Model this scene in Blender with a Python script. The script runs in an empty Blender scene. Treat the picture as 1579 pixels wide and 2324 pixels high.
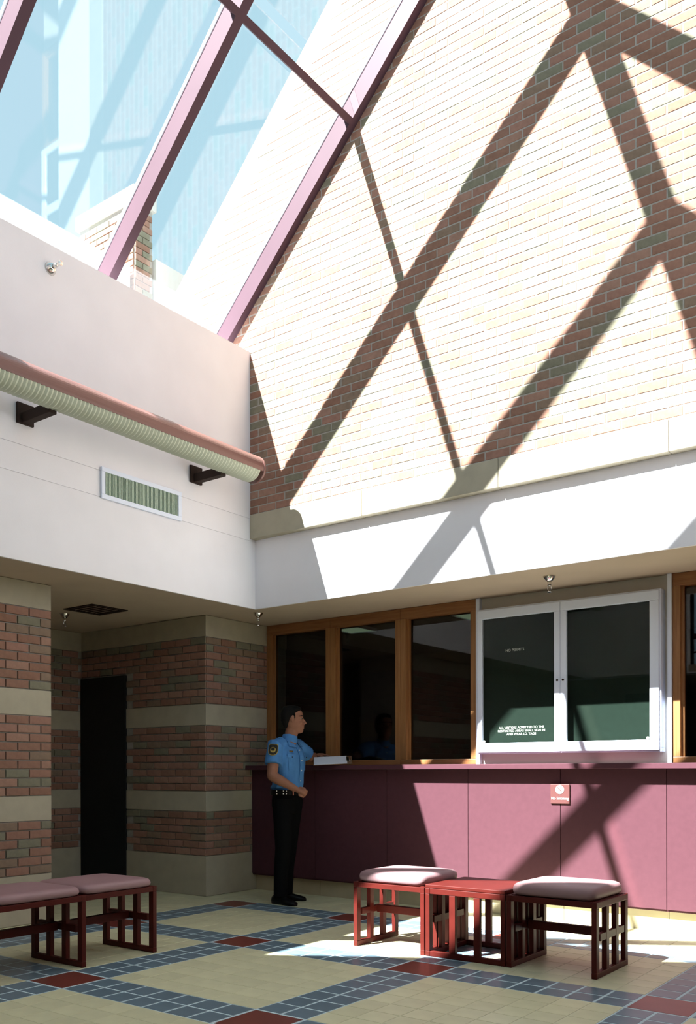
import bpy, math, random
import numpy as np
from mathutils import Matrix, Vector
random.seed(7)

# ------------------------------------------------------------------ camera
scene = bpy.context.scene
COL = scene.collection
W, H = 1579.0, 2324.0
F_PX, CX, CY = 2070.0, 750.0, 1749.8
YAW, ROLL = 0.65064, -0.00188
CAM = Vector((4.43198, -3.02024, 1.16617))
_f = Vector((-math.sin(YAW), math.cos(YAW), 0)); _r = Vector((math.cos(YAW), math.sin(YAW), 0)); _u = Vector((0, 0, 1))
RIGHT = math.cos(ROLL) * _r + math.sin(ROLL) * _u
UP = -math.sin(ROLL) * _r + math.cos(ROLL) * _u
FWD = _f
cam = bpy.data.cameras.new('camera'); camo = bpy.data.objects.new('camera', cam); COL.objects.link(camo)
cam.sensor_fit = 'VERTICAL'; cam.sensor_height = 36.0; cam.sensor_width = 24.46
cam.lens = F_PX / H * 36.0
cam.shift_x = (W / 2 - CX) / H; cam.shift_y = (CY - H / 2) / H
cam.clip_start = 0.05; cam.clip_end = 300
M = Matrix((RIGHT, UP, -FWD)).transposed().to_4x4(); M.translation = CAM
camo.matrix_world = M
scene.camera = camo

def project(p):
    d = Vector(p) - CAM; z = d.dot(FWD)
    if z < 0.05: return None
    return (CX + F_PX * d.dot(RIGHT) / z, CY - F_PX * d.dot(UP) / z, z)

# ------------------------------------------------------------------ light
SUN = Vector((0.319, 0.825, -1.0)).normalized()
world = bpy.data.worlds.new('sky'); scene.world = world; world.use_nodes = True
nt = world.node_tree; nt.nodes.clear()
wo = nt.nodes.new('ShaderNodeOutputWorld'); bg = nt.nodes.new('ShaderNodeBackground')
bg.inputs[0].default_value = (0.455, 0.66, 0.76, 1); bg.inputs[1].default_value = 1.05
nt.links.new(bg.outputs[0], wo.inputs[0])
sl = bpy.data.lights.new('sun', 'SUN'); sl.energy = 38.0; sl.angle = 0.0093; sl.color = (1.0, 0.96, 0.93)
slo = bpy.data.objects.new('sun', sl); COL.objects.link(slo)
slo.rotation_euler = SUN.to_track_quat('-Z', 'Y').to_euler(); slo.location = (-4, -8, 14)
scene.view_settings.view_transform = 'Standard'; scene.view_settings.look = 'None'
scene.view_settings.exposure = 0.25; scene.view_settings.gamma = 1.0
scene.view_settings.use_curve_mapping = False

# ------------------------------------------------------------------ materials
def mat_new(name):
    m = bpy.data.materials.new(name); m.use_nodes = True
    n = m.node_tree; b = n.nodes['Principled BSDF']; return m, n, b
def C4(c): return (c[0], c[1], c[2], 1)
def mat(name, col, rough=.6, metal=0., var=.0, vscale=8., bump=0., bscale=60., coat=0., spec=.5, objvar=0., stretch=None):
    m, n, b = mat_new(name)
    b.inputs['Roughness'].default_value = rough; b.inputs['Metallic'].default_value = metal
    b.inputs['Coat Weight'].default_value = coat; b.inputs['Specular IOR Level'].default_value = spec
    b.inputs['Base Color'].default_value = C4(col)
    tc = n.nodes.new('ShaderNodeTexCoord'); src = tc.outputs['Object']
    if stretch:
        mp = n.nodes.new('ShaderNodeMapping'); mp.inputs['Scale'].default_value = stretch
        n.links.new(src, mp.inputs[0]); src = mp.outputs[0]
    if var > 0:
        no = n.nodes.new('ShaderNodeTexNoise'); no.inputs['Scale'].default_value = vscale; no.inputs['Detail'].default_value = 5
        n.links.new(src, no.inputs['Vector'])
        cr = n.nodes.new('ShaderNodeValToRGB')
        cr.color_ramp.elements[0].position = .25; cr.color_ramp.elements[1].position = .75
        cr.color_ramp.elements[0].color = C4([c * (1 - var) for c in col]); cr.color_ramp.elements[1].color = C4([min(1, c * (1 + var)) for c in col])
        n.links.new(no.outputs[0], cr.inputs[0]); out = cr.outputs[0]
        if objvar > 0:
            oi = n.nodes.new('ShaderNodeObjectInfo'); ge = n.nodes.new('ShaderNodeNewGeometry')
            ad = n.nodes.new('ShaderNodeMath'); ad.operation = 'ADD'; fr = n.nodes.new('ShaderNodeMath'); fr.operation = 'FRACT'
            n.links.new(oi.outputs['Random'], ad.inputs[0]); n.links.new(ge.outputs['Random Per Island'], ad.inputs[1]); n.links.new(ad.outputs[0], fr.inputs[0])
            mr = n.nodes.new('ShaderNodeMapRange'); mr.inputs[3].default_value = 1 - objvar; mr.inputs[4].default_value = 1 + objvar
            n.links.new(fr.outputs[0], mr.inputs[0])
            hs = n.nodes.new('ShaderNodeHueSaturation'); n.links.new(out, hs.inputs['Color']); n.links.new(mr.outputs[0], hs.inputs['Value']); out = hs.outputs[0]
        n.links.new(out, b.inputs['Base Color'])
    if bump > 0:
        nb = n.nodes.new('ShaderNodeTexNoise'); nb.inputs['Scale'].default_value = bscale; nb.inputs['Detail'].default_value = 4
        n.links.new(src, nb.inputs['Vector'])
        bp = n.nodes.new('ShaderNodeBump'); bp.inputs['Strength'].default_value = bump; bp.inputs['Distance'].default_value = .004
        n.links.new(nb.outputs[0], bp.inputs['Height']); n.links.new(bp.outputs[0], b.inputs['Normal'])
    return m
def mat_brick(name, cols, rough=.85):
    m, n, b = mat_new(name); b.inputs['Roughness'].default_value = rough; b.inputs['Specular IOR Level'].default_value = .12
    oi = n.nodes.new('ShaderNodeObjectInfo'); ge = n.nodes.new('ShaderNodeNewGeometry')
    ad = n.nodes.new('ShaderNodeMath'); ad.operation = 'ADD'; fr = n.nodes.new('ShaderNodeMath'); fr.operation = 'FRACT'
    n.links.new(oi.outputs['Random'], ad.inputs[0]); n.links.new(ge.outputs['Random Per Island'], ad.inputs[1]); n.links.new(ad.outputs[0], fr.inputs[0])
    cr = n.nodes.new('ShaderNodeValToRGB'); cr.color_ramp.interpolation = 'CONSTANT'
    el = cr.color_ramp.elements
    while len(el) < len(cols): el.new(.5)
    for i, c in enumerate(cols): el[i].position = i / len(cols); el[i].color = C4(c)
    n.links.new(fr.outputs[0], cr.inputs[0])
    tc = n.nodes.new('ShaderNodeTexCoord'); no = n.nodes.new('ShaderNodeTexNoise'); no.inputs['Scale'].default_value = 25; no.inputs['Detail'].default_value = 6
    n.links.new(tc.outputs['Object'], no.inputs['Vector'])
    mr = n.nodes.new('ShaderNodeMapRange'); mr.inputs[3].default_value = .72; mr.inputs[4].default_value = 1.28
    n.links.new(no.outputs[0], mr.inputs[0])
    hs = n.nodes.new('ShaderNodeHueSaturation'); n.links.new(cr.outputs[0], hs.inputs['Color']); n.links.new(mr.outputs[0], hs.inputs['Value'])
    n.links.new(hs.outputs[0], b.inputs['Base Color'])
    bp = n.nodes.new('ShaderNodeBump'); bp.inputs['Strength'].default_value = .3; bp.inputs['Distance'].default_value = .004
    n.links.new(no.outputs[0], bp.inputs['Height']); n.links.new(bp.outputs[0], b.inputs['Normal'])
    return m
def mat_wood(name, c1, c2, axis='Z', rough=.45):
    m, n, b = mat_new(name); b.inputs['Roughness'].default_value = rough
    tc = n.nodes.new('ShaderNodeTexCoord'); mp = n.nodes.new('ShaderNodeMapping')
    mp.inputs['Scale'].default_value = {'Z': (30, 30, 1.2), 'X': (1.2, 30, 30), 'Y': (30, 1.2, 30)}[axis]
    n.links.new(tc.outputs['Object'], mp.inputs[0])
    no = n.nodes.new('ShaderNodeTexNoise'); no.inputs['Scale'].default_value = 2.; no.inputs['Detail'].default_value = 6; no.inputs['Distortion'].default_value = .6
    n.links.new(mp.outputs[0], no.inputs['Vector'])
    cr = n.nodes.new('ShaderNodeValToRGB'); cr.color_ramp.elements[0].color = C4(c1); cr.color_ramp.elements[1].color = C4(c2)
    cr.color_ramp.elements[0].position = .3; cr.color_ramp.elements[1].position = .7
    n.links.new(no.outputs[0], cr.inputs[0]); n.links.new(cr.outputs[0], b.inputs['Base Color'])
    return m
def mat_pane(name, tint, ior=1.5, gloss=1.0):
    m = bpy.data.materials.new(name); m.use_nodes = True; n = m.node_tree; n.nodes.clear()
    o = n.nodes.new('ShaderNodeOutputMaterial'); mx = n.nodes.new('ShaderNodeMixShader'); tr = n.nodes.new('ShaderNodeBsdfTransparent'); gl = n.nodes.new('ShaderNodeBsdfGlossy')
    lw = n.nodes.new('ShaderNodeLayerWeight'); lw.inputs['Blend'].default_value = .5
    pw = n.nodes.new('ShaderNodeMath'); pw.operation = 'POWER'; pw.inputs[1].default_value = 5.0; n.links.new(lw.outputs['Facing'], pw.inputs[0])
    fr = n.nodes.new('ShaderNodeMath'); fr.operation = 'MULTIPLY_ADD'; r0 = ((ior - 1) / (ior + 1)) ** 2
    fr.inputs[1].default_value = 1 - r0; fr.inputs[2].default_value = r0; n.links.new(pw.outputs[0], fr.inputs[0])
    tr.inputs[0].default_value = C4(tint); gl.inputs['Roughness'].default_value = .005; gl.inputs[0].default_value = (gloss, gloss, gloss, 1)
    n.links.new(fr.outputs[0], mx.inputs[0]); n.links.new(tr.outputs[0], mx.inputs[1]); n.links.new(gl.outputs[0], mx.inputs[2]); n.links.new(mx.outputs[0], o.inputs[0])
    return m
def mat_emit(name, col, s):
    m, n, b = mat_new(name); b.inputs['Base Color'].default_value = C4(col)
    b.inputs['Emission Color'].default_value = C4(col); b.inputs['Emission Strength'].default_value = s; return m

MT = {}
MT['plaster'] = mat('plaster', (.79, .77, .80), .85, var=.04, vscale=2.5, bump=.08, bscale=120)
MT['soffit'] = mat('soffit_paint', (.47, .38, .295), .9, spec=.1, var=.05, vscale=3)
MT['brick'] = mat_brick('brick_clay', [(.30, .165, .120), (.26, .142, .100), (.33, .195, .145), (.24, .170, .122), (.31, .172, .130), (.21, .195, .140), (.27, .150, .108)])
MT['gable_brick'] = mat('gable_brick', (.19, .14, .105), .9, var=.15, vscale=6, spec=.1)
MT['mortar'] = mat('mortar', (.36, .345, .31), .95, var=.1, vscale=40, bump=.2, spec=.1)
MT['stone'] = mat('cast_stone', (.42, .38, .29), .9, spec=.1, var=.07, vscale=9, bump=.1, bscale=150)
MT['cream'] = mat('cream_tile', (.60, .575, .37), .40, var=.08, vscale=7, objvar=.05)
MT['blue'] = mat('blue_tile', (.115, .17, .21), .35, var=.12, vscale=9, objvar=.08)
MT['red'] = mat('red_tile', (.16, .036, .026), .33, var=.12, vscale=9)
MT['grout_cream'] = mat('grout_cream', (.58, .56, .42), .9)
MT['grout_blue'] = mat('grout_blue', (.46, .58, .62), .9)
MT['rose_paint'] = mat('rose_paint', (.082, .046, .060), .5, spec=.12, var=.05, vscale=3)
MT['gasket'] = mat('glazing_cap', (.7, .7, .74), .35, metal=.2)
MT['glass'] = mat_pane('skylight_glass', (.93, .97, .98))
MT['wglass'] = mat_pane('window_glass', (.55, .56, .55))
MT['oak'] = mat_wood('oak', (.24, .105, .032), (.36, .17, .06), 'Z')
MT['oakx'] = mat_wood('oak_rail', (.22, .09, .028), (.32, .14, .05), 'X')
MT['white_metal'] = mat('white_enamel', (.74, .80, .93), .4)
MT['white_paint'] = mat('white_paint', (.62, .58, .52), .7)
MT['counter'] = mat('rose_laminate', (.076, .029, .038), .65, spec=.08, var=.06, vscale=30)
MT['counter_dark'] = mat('joint_dark', (.05, .015, .02), .8)
MT['kick'] = mat('kick_tile', (.42, .36, .24), .5, var=.06, vscale=9)
MT['lacquer'] = mat('red_lacquer', (.075, .0095, .007), .45, spec=.15,  var=.15, vscale=14)
MT['cushion'] = mat('mauve_vinyl', (.29, .165, .175), .55, var=.04, vscale=12, bump=.05, bscale=200)
MT['letterboard'] = mat('letter_board', (.013, .023, .018), .9, spec=.1, var=.1, vscale=30)
MT['white_letter'] = mat('white_letter', (.75, .75, .70), .6)
MT['chrome'] = mat('chrome', (.75, .74, .70), .18, metal=1.)
MT['brass'] = mat('brass', (.75, .58, .28), .25, metal=1.)
MT['dark_metal'] = mat('dark_bracket', (.03, .018, .014), .7, spec=.15)
MT['lamp_body'] = mat('lamp_body', (.17, .080, .070), .3, var=.05, vscale=2)
MT['lens'] = mat('ribbed_lens', (.50, .53, .42), .35)
MT['slat'] = mat('green_slat', (.33, .42, .33), .5)
MT['vent_back'] = mat('vent_back', (.10, .125, .095), .8)
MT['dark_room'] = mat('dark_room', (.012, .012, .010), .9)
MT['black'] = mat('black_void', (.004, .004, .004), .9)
MT['sign'] = mat('rose_sign', (.105, .040, .038), .5, spec=.15)
MT['paper'] = mat('paper', (.72, .76, .86), .8)
MT['board'] = mat('hardboard', (.16, .09, .045), .6)
MT['skin'] = mat('skin', (.27, .12, .075), .6, spec=.2, var=.08, vscale=30)
MT['hair'] = mat('hair', (.004, .003, .0025), .75, spec=.15, bump=.5, bscale=150, stretch=(1, 1, .3))
MT['shirt'] = mat('blue_shirt', (.070, .20, .45), .9, var=.16, vscale=11, bump=.9, bscale=13, spec=.1)
MT['trouser'] = mat('black_trouser', (.005, .005, .0055), .9, spec=.04, bump=.3, bscale=18)
MT['leather'] = mat('black_leather', (.004, .004, .004), .4, spec=.15)
MT['patch'] = mat('patch_black', (.012, .010, .006), .8)
MT['gold'] = mat('patch_gold', (.40, .28, .06), .7)
MT['concrete'] = mat('outdoor_concrete', (.62, .60, .56), .9, var=.06, vscale=2)
MT['troffer'] = mat_emit('troffer_light', (.55, .75, .5), .35)

# ------------------------------------------------------------------ mesh helpers
class MB:
    def __init__(s): s.v = []; s.f = []
    def add(s, vs, fs):
        o = len(s.v); s.v += [tuple(v) for v in vs]; s.f += [tuple(i + o for i in f) for f in fs]; return s
    def box(s, x0, x1, y0, y1, z0, z1):
        vs = [(x, y, z) for z in (z0, z1) for y in (y0, y1) for x in (x0, x1)]
        return s.add(vs, [(0, 2, 3, 1), (4, 5, 7, 6), (0, 1, 5, 4), (2, 6, 7, 3), (0, 4, 6, 2), (1, 3, 7, 5)])
    def prism(s, poly, axis, a0, a1):
        # poly: list of 2d points; axis 'y': (x,z) extruded along y ; 'x': (y,z) ; 'z': (x,y)
        def mk(p, a): return {'y': (p[0], a, p[1]), 'x': (a, p[0], p[1]), 'z': (p[0], p[1], a)}[axis]
        n = len(poly); vs = [mk(p, a0) for p in poly] + [mk(p, a1) for p in poly]
        fs = [tuple(range(n)), tuple(range(2 * n - 1, n - 1, -1))] + [(i, i + n, (i + 1) % n + n, (i + 1) % n) for i in range(n)]
        return s.add(vs, fs)
    def rings(s, rings, cap=True):
        n = len(rings[0]); o = len(s.v)
        for r in rings: s.v += [tuple(p) for p in r]
        for k in range(len(rings) - 1):
            for i in range(n):
                a = o + k * n + i; b = o + k * n + (i + 1) % n
                s.f.append((a, b, b + n, a + n))
        if cap:
            s.f.append(tuple(o + i for i in range(n))[::-1]); e = o + (len(rings) - 1) * n
            s.f.append(tuple(e + i for i in range(n)))
        return s
    def tube(s, pts, rad, n=12, round_end=True, flat=1.0, up=None):
        pts = [Vector(p) for p in pts]; R = []
        rad = list(rad)
        if round_end:
            d0 = (pts[0] - pts[1]).normalized(); d1 = (pts[-1] - pts[-2]).normalized()
            pts = [pts[0] + d0 * rad[0] * .75, pts[0] + d0 * rad[0] * .5] + pts + [pts[-1] + d1 * rad[-1] * .5, pts[-1] + d1 * rad[-1] * .75]
            rad = [rad[0] * .35, rad[0] * .8] + rad + [rad[-1] * .8, rad[-1] * .35]
        ref = Vector(up) if up else Vector((0.13, 0.97, 0.2))
        for i, p in enumerate(pts):
            t = (pts[min(i + 1, len(pts) - 1)] - pts[max(i - 1, 0)]).normalized()
            a = ref - t * ref.dot(t)
            if a.length < 1e-4: a = Vector((1, 0, 0)) - t * t.x
            a.normalize(); b = t.cross(a)
            R.append([p + (a * math.cos(2 * math.pi * j / n) + b * flat * math.sin(2 * math.pi * j / n)) * rad[i] for j in range(n)])
        return s.rings(R)
    def lathe(s, prof, n=20, M=None):
        R = []
        for r, z in prof:
            ring = [Vector((r * math.cos(2 * math.pi * j / n), r * math.sin(2 * math.pi * j / n), z)) for j in range(n)]
            R.append([M @ p for p in ring] if M else ring)
        return s.rings(R)
    def ell(s, c, r, n=16, m=10, M=None):
        R = []
        for k in range(m + 1):
            ph = -math.pi / 2 + math.pi * (k + .15) / (m + .3)
            R.append([Vector((c[0] + r[0] * math.cos(ph) * math.cos(2 * math.pi * j / n), c[1] + r[1] * math.cos(ph) * math.sin(2 * math.pi * j / n), c[2] + r[2] * math.sin(ph))) for j in range(n)])
        if M: R = [[M @ p for p in q] for q in R]
        return s.rings(R)
    def mesh(s, name):
        me = bpy.data.meshes.new(name); me.from_pydata(s.v, [], s.f); me.validate(); me.update(); return me

def put(name, me, m, parent=None, smooth=False, bevel=0., loc=None, kind=None, label=None):
    if isinstance(me, MB): me = me.mesh(name)
    if m is not None and not me.materials: me.materials.append(MT[m] if isinstance(m, str) else m)
    o = bpy.data.objects.new(name, me); COL.objects.link(o)
    if parent: o.parent = parent
    if loc: o.location = loc
    if smooth:
        for p in me.polygons: p.use_smooth = True
    if bevel > 0:
        b = o.modifiers.new('bevel', 'BEVEL'); b.width = bevel; b.segments = 2; b.limit_method = 'ANGLE'
    if kind: o['kind'] = kind
    if label: o['label'] = label
    return o
def tag(o, label, cat, group=None, kind=None):
    o['label'] = label; o['category'] = cat
    if group: o['group'] = group
    if kind: o['kind'] = kind
    return o
def thing(name, label, cat, loc=(0, 0, 0), rz=0., group=None, kind=None):
    o = bpy.data.objects.new(name, None); COL.objects.link(o); o.empty_display_size = .1
    o.location = loc; o.rotation_euler = (0, 0, rz); return tag(o, label, cat, group, kind)
def bx(*a): return MB().box(*a)
def dup(root, loc, rz, label, group):
    r = root.copy(); COL.objects.link(r); r.location = loc; r.rotation_euler = (0, 0, rz); r['label'] = label; r['group'] = group
    for ch in list(root.children):
        c = ch.copy(); COL.objects.link(c); c.parent = r
        for g in list(ch.children):
            d = g.copy(); COL.objects.link(d); d.parent = c
    return r
def text_mesh(body, size, align='CENTER', extrude=.0008):
    cu = bpy.data.curves.new('lettering', 'FONT'); cu.body = body; cu.size = size; cu.align_x = align; cu.extrude = extrude; cu.space_line = 1.0
    o = bpy.data.objects.new('tmp', cu); COL.objects.link(o)
    dg = bpy.context.evaluated_depsgraph_get(); me = bpy.data.meshes.new_from_object(o.evaluated_get(dg))
    bpy.data.objects.remove(o); return me

# ------------------------------------------------------------------ key dimensions
XL = -1.065          # face of white upper left wall
YB = 3.03            # face of brick gable
YF = 3.09            # face of white fascia below it
ZC = 2.62            # soffit height
ZT = 4.905           # top of left wall
YW = 3.88            # window wall
XC = -1.62           # brick column / pillar face
YS, XE = -6.6, 4.165 # far (unseen) end of the room, opposite upper wall
YG = -3.225          # gable over the viewer: the skylight ends here
XR = 1.55            # ridge
CB = 6.32            # underside plane of the glazing bars: z - x = CB

# ------------------------------------------------------------------ bricks
def brick_mesh(L, h, d=.055, c=.0022):
    mb = MB(); a, b = L / 2, h / 2
    vs = [(-a + c, -d, -b + c), (a - c, -d, -b + c), (a - c, -d, b - c), (-a + c, -d, b - c),
          (-a, -d + c, -b), (a, -d + c, -b), (a, -d + c, b), (-a, -d + c, b), (-a, 0, -b), (a, 0, -b), (a, 0, b), (-a, 0, b)]
    fs = [(0, 1, 2, 3), (4, 5, 1, 0), (5, 6, 2, 1), (6, 7, 3, 2), (7, 4, 0, 3), (8, 9, 5, 4), (9, 10, 6, 5), (10, 11, 7, 6), (11, 8, 4, 7)]
    return mb.add(vs, fs)
BL, BJ = .2032, .010
def brick_run(parent, origin, rz, u1, zs, keep=None, limit=300):
    """bricks on a vertical plane: u runs from 0 to u1 along the wall, outward normal is local -Y.  zs: list of (z0, courses, course height)"""
    Mw = Matrix.Translation(origin) @ Matrix.Rotation(rz, 4, 'Z'); items = []
    for z0, n, hc in zs:
        for k in range(n):
            z = z0 + (k + .5) * hc; u = -(BL / 2 if (k + int(round(z0 * 100))) % 2 else 0)
            while u < u1 - .03:
                a, b = max(u, 0), min(u + BL, u1)
                if b - a > .04 and (keep is None or keep(a, b, z)):
                    items.append((a + BJ / 2, b - BJ / 2, z, hc - BJ))
                u += BL
    def score(it):
        p = project(Mw @ Vector(((it[0] + it[1]) / 2, 0, it[2])))
        if p is None or not (-60 < p[0] < W + 60 and -40 < p[1] < H + 40): return 1e6 + (p[2] if p else 99)
        return p[2]
    items.sort(key=score)
    meshes = {}
    for it in items[:limit]:
        key = (round(it[1] - it[0], 3), round(it[3], 4))
        if key not in meshes:
            me = brick_mesh(*key).mesh('brick'); me.materials.append(MT['brick']); meshes[key] = me
        o = bpy.data.objects.new('brick', meshes[key]); COL.objects.link(o); o.parent = parent
        o.matrix_local = Mw @ Matrix.Translation(((it[0] + it[1]) / 2, random.uniform(-.0008, .0008), it[2]))
    if len(items) > limit:
        mb = MB()
        for it in items[limit:]:
            b = brick_mesh(it[1] - it[0], it[3]); T = Mw @ Matrix.Translation(((it[0] + it[1]) / 2, random.uniform(-.0008, .0008), it[2]))
            mb.add([T @ Vector(v) for v in b.v], b.f)
        put('brick_field', mb, 'brick', parent, kind='stuff')

# ------------------------------------------------------------------ floor
T = .15875
slab = tag(put('floor', bx(-4.2, 7.0, YS - .2, 4.1, -.12, -.0018), 'grout_cream'), 'tiled hall floor of cream fields with blue bands and red squares', 'floor', kind='structure')
bandX = {-8, -7, 0, 1, 9, 10, 18, 19, 27, 28, 36, 37}; bandY = {18, 17, 9, 10, 0, 1, -9, -8, -18, -17, -27, -26, -36, -35}
tiles = {'cream': [], 'blue': [], 'red': []}
for tx in range(-25, 43):
    for ty in range(-41, 25):
        inx = tx in bandX and ty <= 18; iny = ty in bandY and tx >= -8
        x, y = (tx + .5) * T, (ty + .5) * T
        if inx and iny:
            if (tx - 1) in bandX and (ty - 1) in bandY: tiles['red'].append((tx * T, ty * T))
        elif inx or iny: tiles['blue'].append((x, y))
        elif ty < 24: tiles['cream'].append((x, y))
def tile_mb(s, c=.0035, h=.012):
    a = s / 2
    vs = [(-a + c, -a + c, 0), (a - c, -a + c, 0), (a - c, a - c, 0), (-a + c, a - c, 0), (-a, -a, -c), (a, -a, -c), (a, a, -c), (-a, a, -c), (-a, -a, -h), (a, -a, -h), (a, a, -h), (-a, a, -h)]
    return MB().add(vs, [(0, 1, 2, 3), (4, 5, 1, 0), (5, 6, 2, 1), (6, 7, 3, 2), (7, 4, 0, 3), (8, 9, 5, 4), (9, 10, 6, 5), (10, 11, 7, 6), (11, 8, 4, 7)])
for kind, s in (('cream', T - .0045), ('blue', T - .014), ('red', 2 * T - .022)):
    base = tile_mb(s, c=.0008 if kind == 'cream' else .0013); me = base.mesh(kind + '_tile'); me.materials.append(MT[kind])
    def sc(p):
        q = project((p[0], p[1], 0))
        if q is None or not (-80 < q[0] < W + 80 and q[1] < H + 60): return 1e6 + (q[2] if q else 99)
        return q[2]
    lst = sorted(tiles[kind], key=sc); lst_v = [p for p in lst if sc(p) < 1e6][:300]; rest = [p for p in lst if p not in set(lst_v)]
    for p in lst_v:
        o = bpy.data.objects.new(kind + '_tile', me); COL.objects.link(o); o.parent = slab; o.location = (p[0], p[1], random.uniform(-.0003, 0))
    mb = MB()
    for p in rest: mb.add([(v[0] + p[0], v[1] + p[1], v[2]) for v in base.v], base.f)
    put(kind + '_tile_field', mb, kind, slab, kind='stuff')
gb = MB()
for t in sorted(bandX):
    if t + 1 in bandX: gb.box(t * T, (t + 2) * T, YS - .2, 19 * T, -.006, -.0013)
for t in sorted(bandY):
    if t + 1 in bandY: gb.box(-8 * T, 7.0, t * T, (t + 2) * T, -.0062, -.0014)
put('band_grout', gb, 'grout_blue', slab, kind='stuff')

# ------------------------------------------------------------------ walls
# white upper left wall with two reveal joints
wl = MB()
for z0, z1 in ((ZC, 3.2155), (3.2215, 3.4135), (3.4195, ZT)): wl.box(XL - .02, XL, YG - .3, YB + .06, z0, z1)
wl.box(XL - .34, XL - .005, YG - .3, YB + .06, ZC + .132, ZT - .001)
tag(put('wall_left', wl, 'plaster'), 'white plaster upper wall with two thin joint lines under the skylight', 'wall', kind='structure')
# brick gable, mortar slab with raking top
CT = 7.65
xs0 = -2.9
gp = [(xs0, 3.24), (XE + 2.7, 3.24), (XE + 2.7, 2 * XR + CT - (XE + 2.7)), (XR, XR + CT), (xs0, xs0 + CT)]
wr = MB().prism(gp, 'y', YB - .0022, YB + .42)
wall_r = tag(put('wall_right', wr, 'mortar'), 'tall sunlit brick gable wall striped by skylight shadows', 'wall', kind='structure')
hc = .0683
def keep_gable(a, b, z):
    x0, x1 = xs0 + a, xs0 + b
    if z + .04 > x0 + CT or z + .04 > 2 * XR + CT - x1: return False
    if x1 < XL - .02 and z < 4.75: return False
    return x1 < XE + .3 or z < 5.2
brick_run(wall_r, Vector((xs0, YB + .05, 0)), 0, XE + 2.7 - xs0, [(3.449, 85, hc)], keep_gable)
x = XL
while x < XE:
    x2 = min(x + 1.22, XE)
    put('ledge_block', bx(x + .002, x2 - .002, YB - .012, YB + .2, 3.235, 3.447), 'stone', wall_r, bevel=.004); x = x2
put('coping', MB().prism([(xs0, xs0 + CT), (XR, XR + CT), (XR, XR + CT + .12), (xs0, xs0 + CT + .12)], 'y', YB - .0, YB + .46), 'concrete', wall_r)
put('coping', MB().prism([(XR, XR + CT), (XE + 2.7, 2 * XR + CT - XE - 2.7), (XE + 2.7, 2 * XR + CT - XE - 2.58), (XR, XR + CT + .12)], 'y', YB - .0, YB + .46), 'concrete', wall_r)
tag(put('wall_fascia', MB().box(XL - .02, XE, YF, YF + .02, ZC, 3.239).box(XL - .3, XE + .3, YF + .021, YF + .3, ZC + .132, 3.239), 'plaster'), 'white plaster fascia under the brick gable ledge', 'wall', kind='structure')
# soffits
tag(put('ceiling', MB().box(-4.2, XL - .021, YS, 7.2, ZC + .001, ZC + .13).box(XL - .021, 7.0, YF + .021, 7.2, ZC + .001, ZC + .13).box(XL - .021, XE, YS, YG - .021, ZC + .001, ZC + .13), 'soffit'), 'low beige soffit beside the skylit hall', 'ceiling', kind='structure')
tag(put('ceiling', bx(XE, 7.0, YS, YF + .02, ZC + .001, ZC + .13), 'soffit'), 'low soffit on the viewer side of the hall', 'ceiling', kind='structure')
# brick column wall on the left, brick pillar by the counter, corridor recess
ZS = [(.377, 6, .0683), (.980, 9, .0683), (1.795, 9, .0694)]
ZBAND = [(0, .377), (.787, .980), (1.595, 1.795), (2.42, ZC)]
def banded_wall(name, label, box, runs):
    o = tag(put(name, bx(*box), 'mortar'), label, 'wall', kind='structure')
    x0, x1, y0, y1 = box[:4]
    for z0, z1 in ZBAND: put('stone_band', bx(x0 - .009, x1 + .009, y0 - .009, y1 + .009, z0 + .002, z1 - .002), 'stone', o, bevel=.003)
    for org, rz, u1, keep in runs: brick_run(o, Vector(org), rz, u1, ZS, keep)
    return o
# near column: face x = XC (normal +x), end face y=1.33 (normal +y)
banded_wall('wall_column', 'banded brick wall pier at the left edge beside the dark corridor', (-2.35, XC - .009, YS, 1.321, 0, ZC),
    [((XC - .05, -.70, 0), math.pi / 2, 2.03, None)])
banded_wall('wall_pillar', 'banded brick pillar in shade at the end of the counter', (-3.46, XC - .009, 3.029, YW + .3, 0, ZC),
    [((XC - .05, 3.02, 0), math.pi / 2, .86, None), ((-3.45, 3.07, 0), 0, 3.45 + XC, lambda a, b, z: a > .71 or z > 2.13)])
banded_wall('wall_corridor', 'banded brick wall at the dark end of the corridor', (-4.0, -3.46, .9, 3.4, 0, ZC),
    [((-3.50, .95, 0), math.pi / 2, 2.07, None)])
tag(put('shade_panel', bx(-3.44, -2.74, 3.0, 3.03, 0, 2.13), 'black'), 'flat black panel standing in for the dark opening deep in the corridor', 'door', kind='structure')  # near-black slab painted in for the deep shade of the corridor opening
tag(put('wall_corridor_side', bx(-4.0, -2.34, .78, .9, 0, ZC), 'mortar'), 'unlit side wall of the corridor behind the brick pier', 'wall', kind='structure')
# the unseen rest of the hall: opposite upper wall, side wall, far gable with a window
tag(put('wall_east', bx(XE, XE + .34, YG - .3, YB, ZC, ZT), 'plaster'), 'white upper wall opposite, above the viewer', 'wall', kind='structure')
tag(put('wall_side', bx(7.0, 7.2, YS - .2, 7.2, 0, 3.1), 'gable_brick'), 'far side wall behind the viewer', 'wall', kind='structure')
tag(put('wall_south', bx(-4.2, 7.2, YS - .3, YS, 0, 3.1), 'gable_brick'), 'end wall far behind the viewer under the soffit', 'wall', kind='structure')
wx0, wx1, wz0, wz1 = .42, 2.5, 2.64, 3.9
ws = MB()
for a in ((-1.7, wx0, ZC, 4.9), (wx1, XE + .5, ZC, 4.9), (wx0, wx1, ZC, wz0), (wx0, wx1, wz1, 4.9)): ws.box(a[0], a[1], YG - .3, YG, a[2], a[3])
ws.prism([(-1.7, 4.9), (XE + .6, 4.9), (XR, XR + CB + .4)], 'y', YG - .3, YG)
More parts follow.
